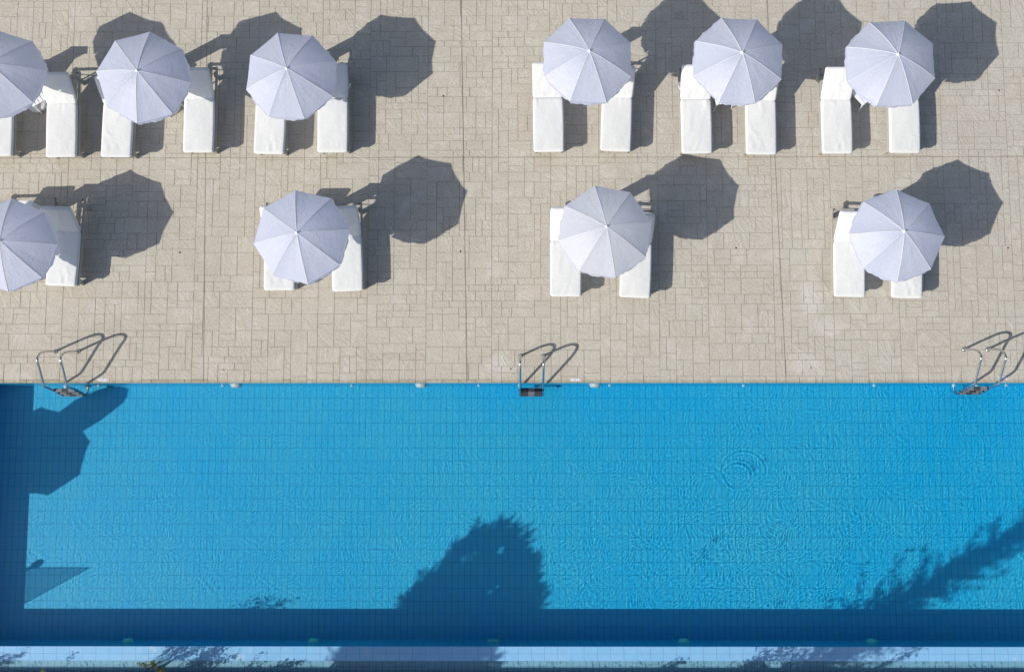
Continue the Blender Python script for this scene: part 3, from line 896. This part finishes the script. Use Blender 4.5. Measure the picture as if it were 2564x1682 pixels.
# unseen posts added between the lounger heads, for a shadow of unknown source
def post(px, py, label):
    c = P(px, py)
    t = thing("shadow_post", label, "added post", (c.x, c.y, 0), 0, "unseen posts added for their shadow")
    mb = MB(); mb.box((0.03, 0, 0.475), (0.36, 0.14, 0.95), 0, None, 0.01); mb.build("body", M['plastic'], t)
    mb = MB(); mb.box((0.03, 0, 0.966), (0.39, 0.17, 0.03), 0, None, 0.008); mb.build("lid", M['plastic'], t)
    mb = MB(); mb.lathe([(0.012, 0), (0.012, 0.03), (0.025, 0.035), (0.025, 0.05)], 12, axis=(-1, 0, 0), at=(-0.15, 0, 0.66)); mb.build("knob", M['bolt'], t)
for px, py, lb in ((45, 190, "hidden under the cut-off back row parasol"), (421, 160, "hidden under the second back row parasol"), (764, 156, "hidden under the parasol beside the wide gap"),
                   (1452, 141, "hidden under the first parasol right of the gap"), (1830, 141, "hidden under the middle parasol of the right block"), (2190, 150, "hidden under the last back row parasol"),
                   (78, 536, "hidden under the cut-off front row parasol"), (793, 534, "hidden under the second front row parasol"), (1489, 513, "hidden under the pale thin parasol"), (2172, 525, "hidden under the last front row parasol")):
    post(px + 26, py, "narrow post added for an unidentified shadow, " + lb)

# small plastic tables between the loungers of a pair
def small_table(px, py, rot, label):
    c = P(px, py, 0.42)
    t = thing("side_table", label, "side table", (c.x, c.y, 0), R(rot), "small white tables between loungers")
    mb = MB()
    for i in range(5): mb.box((-0.18 + i * 0.09, 0, 0.42), (0.078, 0.44, 0.016), 0, None, 0.004)
    mb.box((0, -0.2, 0.404), (0.43, 0.03, 0.018), 0, None, 0.004); mb.box((0, 0.2, 0.404), (0.43, 0.03, 0.018), 0, None, 0.004)
    mb.build("table_top", M['plastic'], t)
    for sx_ in (-1, 1):
        for sy_ in (-1, 1):
            mb = MB(); mb.bar((sx_ * 0.19, sy_ * 0.20, 0.40), (sx_ * 0.21, sy_ * 0.25, 0.0), 0.035, 0.02, 0, 0.003); mb.build("leg", M['plastic'], t)
small_table(92, 236, 32, "small white table beside the cut-off back row parasol, its corner in the sun")
small_table(420, 246, 28, "small white table under the second back row parasol, one leg poking out")
small_table(1812, 236, 10, "small white table under the middle parasol of the right block")
small_table(2162, 232, 40, "small white table half shaded beside the last back row parasol")

# ----------------------------------------------------------------- pool ladders
def ladder(fx0, fx1, fy, tall, label, mirror):
    a, b = P(fx0, fy), P(fx1, fy)
    base_y = a.y
    def Yd(q): return -q / 112.6             # photo pixels towards the pool
    if tall:
        ctrl = [(0, 0.0), (2.5, 0.30), (8, 0.66), (13, 0.80), (20, 0.89), (28, 0.925), (36, 0.90), (44, 0.83), (86, 0.555), (90, 0.515), (92, 0.47), (94, 0.3), (98, 0.0), (105, -0.5), (107, -0.62), (106, -0.70), (100, -0.74), (90, -0.75)]
    else:
        ctrl = [(0, 0.0), (3, 0.30), (6, 0.46), (11, 0.58), (18, 0.655), (25, 0.67), (32, 0.64), (38, 0.585), (45, 0.50), (74, 0.08), (82, -0.06), (87, -0.18), (92, -0.45), (94, -0.62), (92, -0.70), (86, -0.74), (76, -0.75)]
    t = thing("pool_ladder", label, "pool ladder", (a.x, a.y, 0), 0, "steel ladders at the pool edge")
    def smooth(c):
        out = []
        for i in range(len(c) - 1):
            p0, p1, p2, p3 = c[max(i - 1, 0)], c[i], c[i + 1], c[min(i + 2, len(c) - 1)]
            for s in range(5):
                u = s / 5
                out.append(tuple(0.5 * (2 * p1[j] + (p2[j] - p0[j]) * u + (2 * p0[j] - 5 * p1[j] + 4 * p2[j] - p3[j]) * u * u + (3 * p1[j] - p0[j] - 3 * p2[j] + p3[j]) * u ** 3) for j in (0, 1)))
        return out + [c[-1]]
    path = smooth(ctrl)
    wd = (b - a).x
    for x in (0.0, wd):
        mb = MB(); mb.tube([(x, Yd(q), z) for q, z in path], 0.0262, 14); receive(mb.build("rail", M['steel'], t))
        mb = MB(); mb.lathe([(0.055, 0.0), (0.053, 0.012), (0.040, 0.030), (0.024, 0.040)], 20, at=(x, 0, 0.001)); mb.build("flange", M['steel'], t)
        q, z = path[-1]
        mb = MB(); mb.lathe([(0.030, 0), (0.030, 0.03), (0.05, 0.06), (0.055, 0.075)], 16, axis=(0, 1, 0), at=(x, Yd(q) + 0.0, z)); receive(mb.build("wall_buffer", M['inlet'], t))
    def rail_y(z):
        best = min((abs(zz - z), q) for q, zz in path if q > 50)
        return Yd(best[1])
    for z in ((-0.02, -0.30, -0.54) if tall else (-0.10, -0.34, -0.58)):
        y = rail_y(z)
        mb = MB(); mb.box((wd / 2, y + 0.0, z), (wd - 0.03, 0.085, 0.03), 0, None, 0.006)
        n = 7
        for i in range(n): mb.box((wd / 2, y - 0.036 + 0.012 * i, z + 0.0165), (wd * 0.86, 0.005, 0.006), 0)
        o = receive(mb.build("step", M['step'], t))
        mb = MB()
        spans = ((0.5, 0.28),) if not tall else ((0.22, 0.26), (0.78, 0.26))
        for f, sp in spans:
            for i in range(4): mb.box((wd * f, y - 0.03 + 0.02 * i, z + 0.019), (wd * sp, 0.007, 0.008), 0)
        receive(mb.build("grip", M['grip'], o))
        mb = MB()
        for x in (0.0, wd): mb.lathe([(0.027, -0.03), (0.03, -0.02), (0.03, 0.02), (0.027, 0.03)], 12, at=(x, y, z), axis=(0, 0.1, 1))
        receive(mb.build("clamp", M['bolt'], o))
    return t
ladder(138.5, 195, 880, True, "tall steel pool ladder at the shaded left end of the pool", False)
ladder(1302.5, 1359.5, 891.5, False, "low steel pool ladder with square hoops at the middle of the pool edge", False)
ladder(2413, 2472, 875, True, "tall steel pool ladder near the right frame edge", True)

# ----------------------------------------------------------------- depth signs
def ring_mesh(mb, c, r0, r1, z, mi, n=20):
    vs_ = [(c[0] + r * math.cos(2 * math.pi * k / n), c[1] + r * math.sin(2 * math.pi * k / n), z) for r in (r0, r1) for k in range(n)]
    mb.add(vs_, [(k, n + k, n + (k + 1) % n, (k + 1) % n) for k in range(n)], mi)
def depth_sign(px, py, label):
    c = P(px, py)
    t = thing("depth_sign", label, "depth sign", (c.x, c.y, 0.001), math.pi, "pool depth signs in the deck edge")
    mb = MB(); mb.box((0, 0, 0.004), (0.245, 0.066, 0.007), 0, None, 0.002); mb.build("plate", M['sign'], t)
    cu = bpy.data.curves.new("depth_text", 'FONT'); cu.body = "1.30 m"; cu.size = 0.058; cu.align_x = 'CENTER'; cu.align_y = 'CENTER'
    cu.materials.append(M['ink']); cu.extrude = 0.0006
    tmp = bpy.data.objects.new("depth_text", cu); COL.objects.link(tmp)
    bpy.context.view_layer.update()
    tm = bpy.data.meshes.new_from_object(tmp.evaluated_get(bpy.context.evaluated_depsgraph_get())); bpy.data.objects.remove(tmp)
    put("depth_text", tm, t, (0.030, 0, 0.0085))
    mb = MB(); ring_mesh(mb, (-0.088, 0), 0.019, 0.026, 0.0085, 0)
    mb.bar((-0.103, 0.014, 0.0088), (-0.073, -0.014, 0.0088), 0.006, 0.001, 0, 0)
    mb.build("no_diving_mark", M['red'], t)
depth_sign(259.5, 950.5, "small white depth sign reading 1.30 m beside the left ladder")
depth_sign(1442.5, 950.2, "small white depth sign reading 1.30 m right of the low middle ladder")
depth_sign(2514, 946.2, "small white depth sign reading 1.30 m crossed by the shadow of the right ladder")

# ----------------------------------------------------------------- fittings in the pool walls
def under(px, side, depth):
    """x on a long pool wall for a fitting seen through the water at photo column px"""
    k = (H - WZ + depth / 1.12) / H
    x = (px - NX) / 112.6 * k * 1.0
    return x
def pool_lamp(px, north, depth, teal, label, square=False):
    x = under(px, north, depth); y = yT if north else yB; s = -1 if north else 1
    t = thing("pool_lamp", label, "pool lamp", (x, y + s * 0.001, WZ - depth), 0, "underwater lamps on the pool walls")
    mb = MB()
    if square: mb.box((0, s * 0.03, 0), (0.25, 0.058, 0.16), 0, None, 0.012)
    else: mb.lathe([(0.130, 0.0), (0.132, 0.012), (0.112, 0.05), (0.085, 0.075), (0.05, 0.082)], 24, axis=(0, s, 0))
    receive(mb.build("lens", M['lampteal'] if teal else M['lamp'], t))
    if not teal:
        mb = MB(); mb.lathe([(0.145, 0.0), (0.145, 0.008), (0.131, 0.012)], 24, axis=(0, s, 0)); receive(mb.build("rim", M['inlet'], t))
for px, lb in ((586, "between the left ladder and the bare gap"), (1053, "left of the low middle ladder"), (1491, "right of the low middle ladder")):
    pool_lamp(px, True, 0.45, False, "round white underwater lamp on the deck-side wall " + lb)
for px, lb in ((336, "above the yellow-green shoots"), (793, "left of the big tree shadow"), (1704, "right of the big tree shadow"), (2165, "where the conifer shadow crosses the lip")):
    pool_lamp(px, False, 0.62, True, "teal stained underwater lamp on the overflow wall " + lb)
pool_lamp(1236, False, 0.62, True, "square teal underwater fitting on the overflow wall inside the big tree shadow", True)
def inlet(px, label):
    x = under(px, True, 0.7)
    mb = MB(); mb.lathe([(0.035, 0.0), (0.038, 0.012), (0.030, 0.03), (0.014, 0.035)], 14, axis=(0, -1, 0))
    o = receive(mb.build("water_inlet", M['inlet'], None, (x, yT - 0.001, WZ - 0.8)))
    tag(o, label, "water inlet", "white water inlets on the deck-side wall")
for px, lb in ((236, "just right of the left ladder"), (550, "just left of the first round lamp"), (877, "halfway between the left two round lamps"), (1198, "between the second round lamp and the low ladder"),
               (1529, "just right of the third round lamp"), (1867, "first one right of all the round lamps"), (2196, "left of the right ladder"), (2528, "right of the right ladder")):
    inlet(px, "small white water inlet " + lb)

# drain points in the deck
def drain(px, py, r, label):
    c = P(px, py)
    mb = MB(); mb.lathe([(r, 0.0), (r, 0.003), (r * 0.8, 0.005), (r * 0.3, 0.002)], 14)
    o = mb.build("deck_drain", M['hole'], None, (c.x, c.y, 0.0008)); tag(o, label, "drain", "dark drain points in the deck")
for px, py, r, lb in ((450.5, 632, 0.020, "right of the front row's shaded end lounger"), (1110, 241, 0.019, "in the wide gap of the back row"), (1153, 629.7, 0.019, "close to the middle long deck joint"),
                      (1843, 621, 0.019, "right of the pale thin parasol"), (2523.7, 621, 0.018, "right of the last front row parasol"), (2501.5, 227, 0.018, "right of the last back row lounger"),
                      (559.7, 925, 0.014, "on a lime stain near the pool, right of the left ladder"), (1279, 923, 0.016, "on a lime stain just left of the low ladder"), (2030, 920.6, 0.015, "near the pool edge left of the right ladder")):
    drain(px, py, r, "small dark drain point " + lb)

# ----------------------------------------------------------------- plants outside the pool
def leaf_cloud(mb, rnd, centre, n, size, spread, aspect=2.2, droop=0.0, up=0.3):
    for _ in range(n):
        d = Vector((rnd.gauss(0, 1), rnd.gauss(0, 1), rnd.gauss(0, 1))).normalized() * (rnd.random() ** 0.5)
        p = centre + Vector((d.x * spread[0], d.y * spread[1], d.z * spread[2]))
        ax = Vector((rnd.gauss(0, 1), rnd.gauss(0, 1), rnd.gauss(0, 0.6) + up)).normalized()
        sd = ax.cross(Vector((rnd.gauss(0, 1), rnd.gauss(0, 1), rnd.gauss(0, 1)))).normalized()
        L = size * rnd.uniform(0.6, 1.3); Wd = L / aspect
        mid = p + ax * L * 0.5; nrm = ax.cross(sd) * Wd * 0.2
        mb.add([p, mid - sd * Wd * 0.5 + nrm, p + ax * L, mid + sd * Wd * 0.5 + nrm], [(0, 1, 2), (0, 2, 3)])
def limb(mb, rnd, a, b, r0, r1, n=6, wob=0.06):
    pts = []
    for i in range(n + 1):
        q = a.lerp(b, i / n)
        if 0 < i < n: q += Vector((rnd.gauss(0, wob), rnd.gauss(0, wob), rnd.gauss(0, wob * 0.5)))
        pts.append(q)
    mb.tube(pts, [r0 + (r1 - r0) * i / n for i in range(n + 1)], 8)
def shadow_of(px, py, z):
    """ground point of something at height z whose shadow falls on the ground at a photo pixel"""
    g = P(px, py); return Vector((g.x - SX * z, g.y - SY * z, 0))
GZ = -0.14
def inside(p, poly):
    r = False
    for i in range(len(poly)):
        (x1, y1), (x2, y2) = poly[i - 1], poly[i]
        if (y1 > p[1]) != (y2 > p[1]) and p[0] < (x2 - x1) * (p[1] - y1) / (y2 - y1) + x1: r = not r
    return r
def broad_tree():
    rnd = random.Random(4)
    cz = 4.0; c = shadow_of(1040, 1580, cz)
    t = thing("broadleaf_tree", "round leafy tree outside the pool, its crown shadow on the middle of the floor", "tree", (c.x, c.y, GZ))
    tr = MB(); limb(tr, rnd, Vector((0, 0, 0)), Vector((0.05, 0, 3.0)), 0.13, 0.09, 7, 0.03)
    cr = MB()
    # how wide the crown is in each direction, seen along the sun
    crown = [(822, 1662), (850, 1618), (900, 1560), (945, 1500), (1000, 1460), (1048, 1418), (1095, 1396), (1140, 1388), (1176, 1412), (1208, 1464), (1222, 1520), (1226, 1580), (1212, 1650), (1190, 1720), (1080, 1780), (900, 1770)]
    crown = [(1030 + (a - 1030) * 0.95, 1640 + (b - 1640) * 0.95) for a, b in crown]
    tips = []
    while len(tips) < 95:
        p = (rnd.uniform(815, 1250), rnd.uniform(1375, 1790))
        if inside(p, crown): tips.append(p)
    for i in range(len(crown)):
        (x1, y1), (x2, y2) = crown[i - 1], crown[i]
        for u in (0.1, 0.4, 0.7): tips.append((x1 + (x2 - x1) * u + rnd.uniform(-16, 12), y1 + (y2 - y1) * u + rnd.uniform(-6, 18)))
    core = 0
    while core < 120:
        p = (rnd.uniform(850, 1230), rnd.uniform(1420, 1780))
        if inside(p, [(1040 + (a - 1040) * 0.84, 1600 + (b - 1600) * 0.84) for a, b in crown]): tips.append(p); core += 1
    for i, (px, py) in enumerate(tips):
        z = cz + rnd.uniform(-0.9, 0.9)
        q = shadow_of(px, py, z) - c; q.z = z - GZ
        if i % 3 == 0: limb(tr, rnd, Vector((0.05, 0, 2.6 + rnd.uniform(-0.6, 0.4))), q, 0.04, 0.008, 5, 0.05)
        leaf_cloud(cr, rnd, q, 85 if i < 95 or i >= 95 + 48 else 55, 0.17 if i < 95 or i >= 95 + 48 else 0.24, (0.15, 0.15, 0.17), 3.0 if i < 95 or i >= 95 + 48 else 5.5, 0, 1.0)
    tr.build("trunk", M['bark'], t); cr.build("crown", M['leaf'], t)
broad_tree()
def conifer():
    rnd = random.Random(8)
    c = P(1672, 1876)
    t = thing("conifer_tree", "tall narrow conifer, its slanting shadow crossing the right end of the pool", "tree", (c.x, c.y, GZ))
    Hh = 8.6
    tr = MB(); limb(tr, rnd, Vector((0, 0, 0)), Vector((0, 0, Hh)), 0.15, 0.012, 12, 0.02)
    cr = MB()
    for i in range(230):
        z = 0.7 + (Hh - 0.8) * (i / 230) ** 1.0
        rad = (0.70 * (1 - ((z - 0.3) / (Hh + 0.3)) ** 1.1) + 0.08) * (rnd.uniform(0.5, 1.0) if i % 3 else rnd.uniform(1.2, 1.9))
        a = i * 2.4 + rnd.uniform(-0.4, 0.4)
        tip = Vector((math.cos(a) * rad, math.sin(a) * rad, z + rad * rnd.uniform(0.5, 1.0)))
        limb(tr, rnd, Vector((0, 0, z)), tip, 0.018, 0.004, 4, 0.015)
        for s in range(7):
            q = Vector((0, 0, z)).lerp(tip, 0.2 + 0.8 * s / 6)
            leaf_cloud(cr, rnd, q, 12 - s, 0.13, (0.05, 0.05, 0.10), 4.5, 0, 1.4)
    tr.build("trunk", M['bark'], t); cr.build("crown", M['needle'], t)
conifer()
def shrub(px, py, z, spread, n, label, mat='leaf', size=0.07, stems=9, seed=1, name="shrub"):
    rnd = random.Random(seed)
    c = shadow_of(px, py, z)
    t = thing(name, label, "shrub", (c.x, c.y, GZ), 0, "shrubs along the overflow channel")
    st, lf = MB(), MB()
    for i in range(stems):
        p = Vector((rnd.uniform(-1, 1) * spread[0], rnd.uniform(-1, 1) * spread[1], z - GZ + rnd.uniform(-0.5, 1) * spread[2]))
        base = Vector((p.x * 0.25, p.y * 0.25, 0))
        limb(st, rnd, base, p, 0.012, 0.003, 5, 0.02)
        for s in range(5):
            q = base.lerp(p, 0.5 + 0.125 * s)
            leaf_cloud(lf, rnd, q, n // (stems * 5) + 1, size, (0.11, 0.11, 0.10), 2.2)
    st.build("stem", M['bark'], t); lf.build("foliage", M[mat], t)
for i, a in enumerate(((545, 1640, 0.95, (0.55, 0.12, 0.22), 950, "leafy shrub with lacy shadow on the lip, right of the yellow-green shoots"),
          (528, 1588, 1.35, (0.42, 0.10, 0.10), 420, "taller shrub whose leaf shadows reach the pool floor left of the big tree"),
          (690, 1660, 1.0, (0.5, 0.12, 0.10), 420, "low shrub with leaf shadows on the lip, left of the big tree shadow"),
          (10, 1650, 0.8, (0.25, 0.10, 0.2), 300, "shrub at the left frame edge, its leaf shadows on the lip"),
          (1702, 1662, 0.7, (0.16, 0.06, 0.1), 90, "thin twiggy shrub whose small fan shadow falls on the lip"),
          (1935, 1640, 1.3, (0.40, 0.12, 0.25), 520, "loose shrub beside the conifer, its speckled shadow on the lip"),
          (2285, 1632, 1.1, (0.14, 0.06, 0.06), 60, "small shrub right of the conifer shadow"))):
    shrub(*a[:6], seed=40 + i)
def shoots(px, py, zt, n, label, seed, sp=0.12):
    rnd = random.Random(seed)
    c = P(px, py, zt)
    t = thing("leafy_shoots", label, "plant", (c.x, c.y - 0.02, GZ), 0, "yellow-green shoots at the channel curb")
    st, lf = MB(), MB()
    for i in range(n):
        p = Vector((rnd.uniform(-1, 1) * sp, rnd.uniform(-0.6, 0.6) * sp, zt - GZ - rnd.uniform(0, 0.18)))
        b = Vector((p.x * 0.3, -0.25, 0)); limb(st, rnd, b, p, 0.006, 0.002, 5, 0.01)
        for s in range(5): leaf_cloud(lf, rnd, b.lerp(p, 0.68 + 0.08 * s), 4, 0.045, (0.035, 0.035, 0.03), 2.0)
    st.build("stem", M['bark'], t); lf.build("foliage", M['leafy'], t)
shoots(374, 1658, 0.55, 7, "bright yellow-green leafy shoots rising at the channel, right clump", 61, 0.07)
shoots(349, 1657, 0.52, 4, "darker leafy shoots rising at the channel, left clump", 62, 0.05)
shoots(397, 1674, 0.5, 4, "lowest leafy shoots at the bottom edge beside the bright clump", 63, 0.05)
shoots(102, 1676, 0.45, 2, "tiny shoot tip at the bottom edge near the left frame corner", 64, 0.03)

# short pool end: unseen wires standing in for a glass panel's shade, and bollard
c = P(-122, 1597)
t = thing("wire_stand_in", "unseen stand-in for a glass panel, fine wires spaced to cast a faint triangular shade", "screen", (c.x, c.y, 0))
mb = MB()
for i in range(92): mb.box((-1.5, 0, 0.06 + i * 0.0142), (3.0, 0.003, 0.0042), 0)
mb.build("wires", M['steel'], t)
mb = MB(); mb.box((-1.5, 0, 0.02), (3.0, 0.05, 0.04), 0, None, 0.005); mb.box((-1.5, 0, 1.376), (3.0, 0.014, 0.014), 0); mb.box((0.004, 0, 0.70), (0.010, 0.014, 1.36), 0); mb.build("frame", M['steel'], t)
c = shadow_of(-69, 1484, 0.9)
t = thing("bollard_lamp", "slim bollard lamp beside the short pool end, seen as a small stick shadow", "lamp", (c.x, c.y, 0))
mb = MB(); mb.tube([(0, 0, 0.0), (0, 0, 0.78)], 0.03, 12); mb.build("post", M['steel'], t)
mb = MB(); mb.lathe([(0.03, 0.78), (0.07, 0.80), (0.08, 0.90), (0.06, 0.95), (0.02, 0.96)], 16); mb.build("lamp_head", M['plastic'], t)
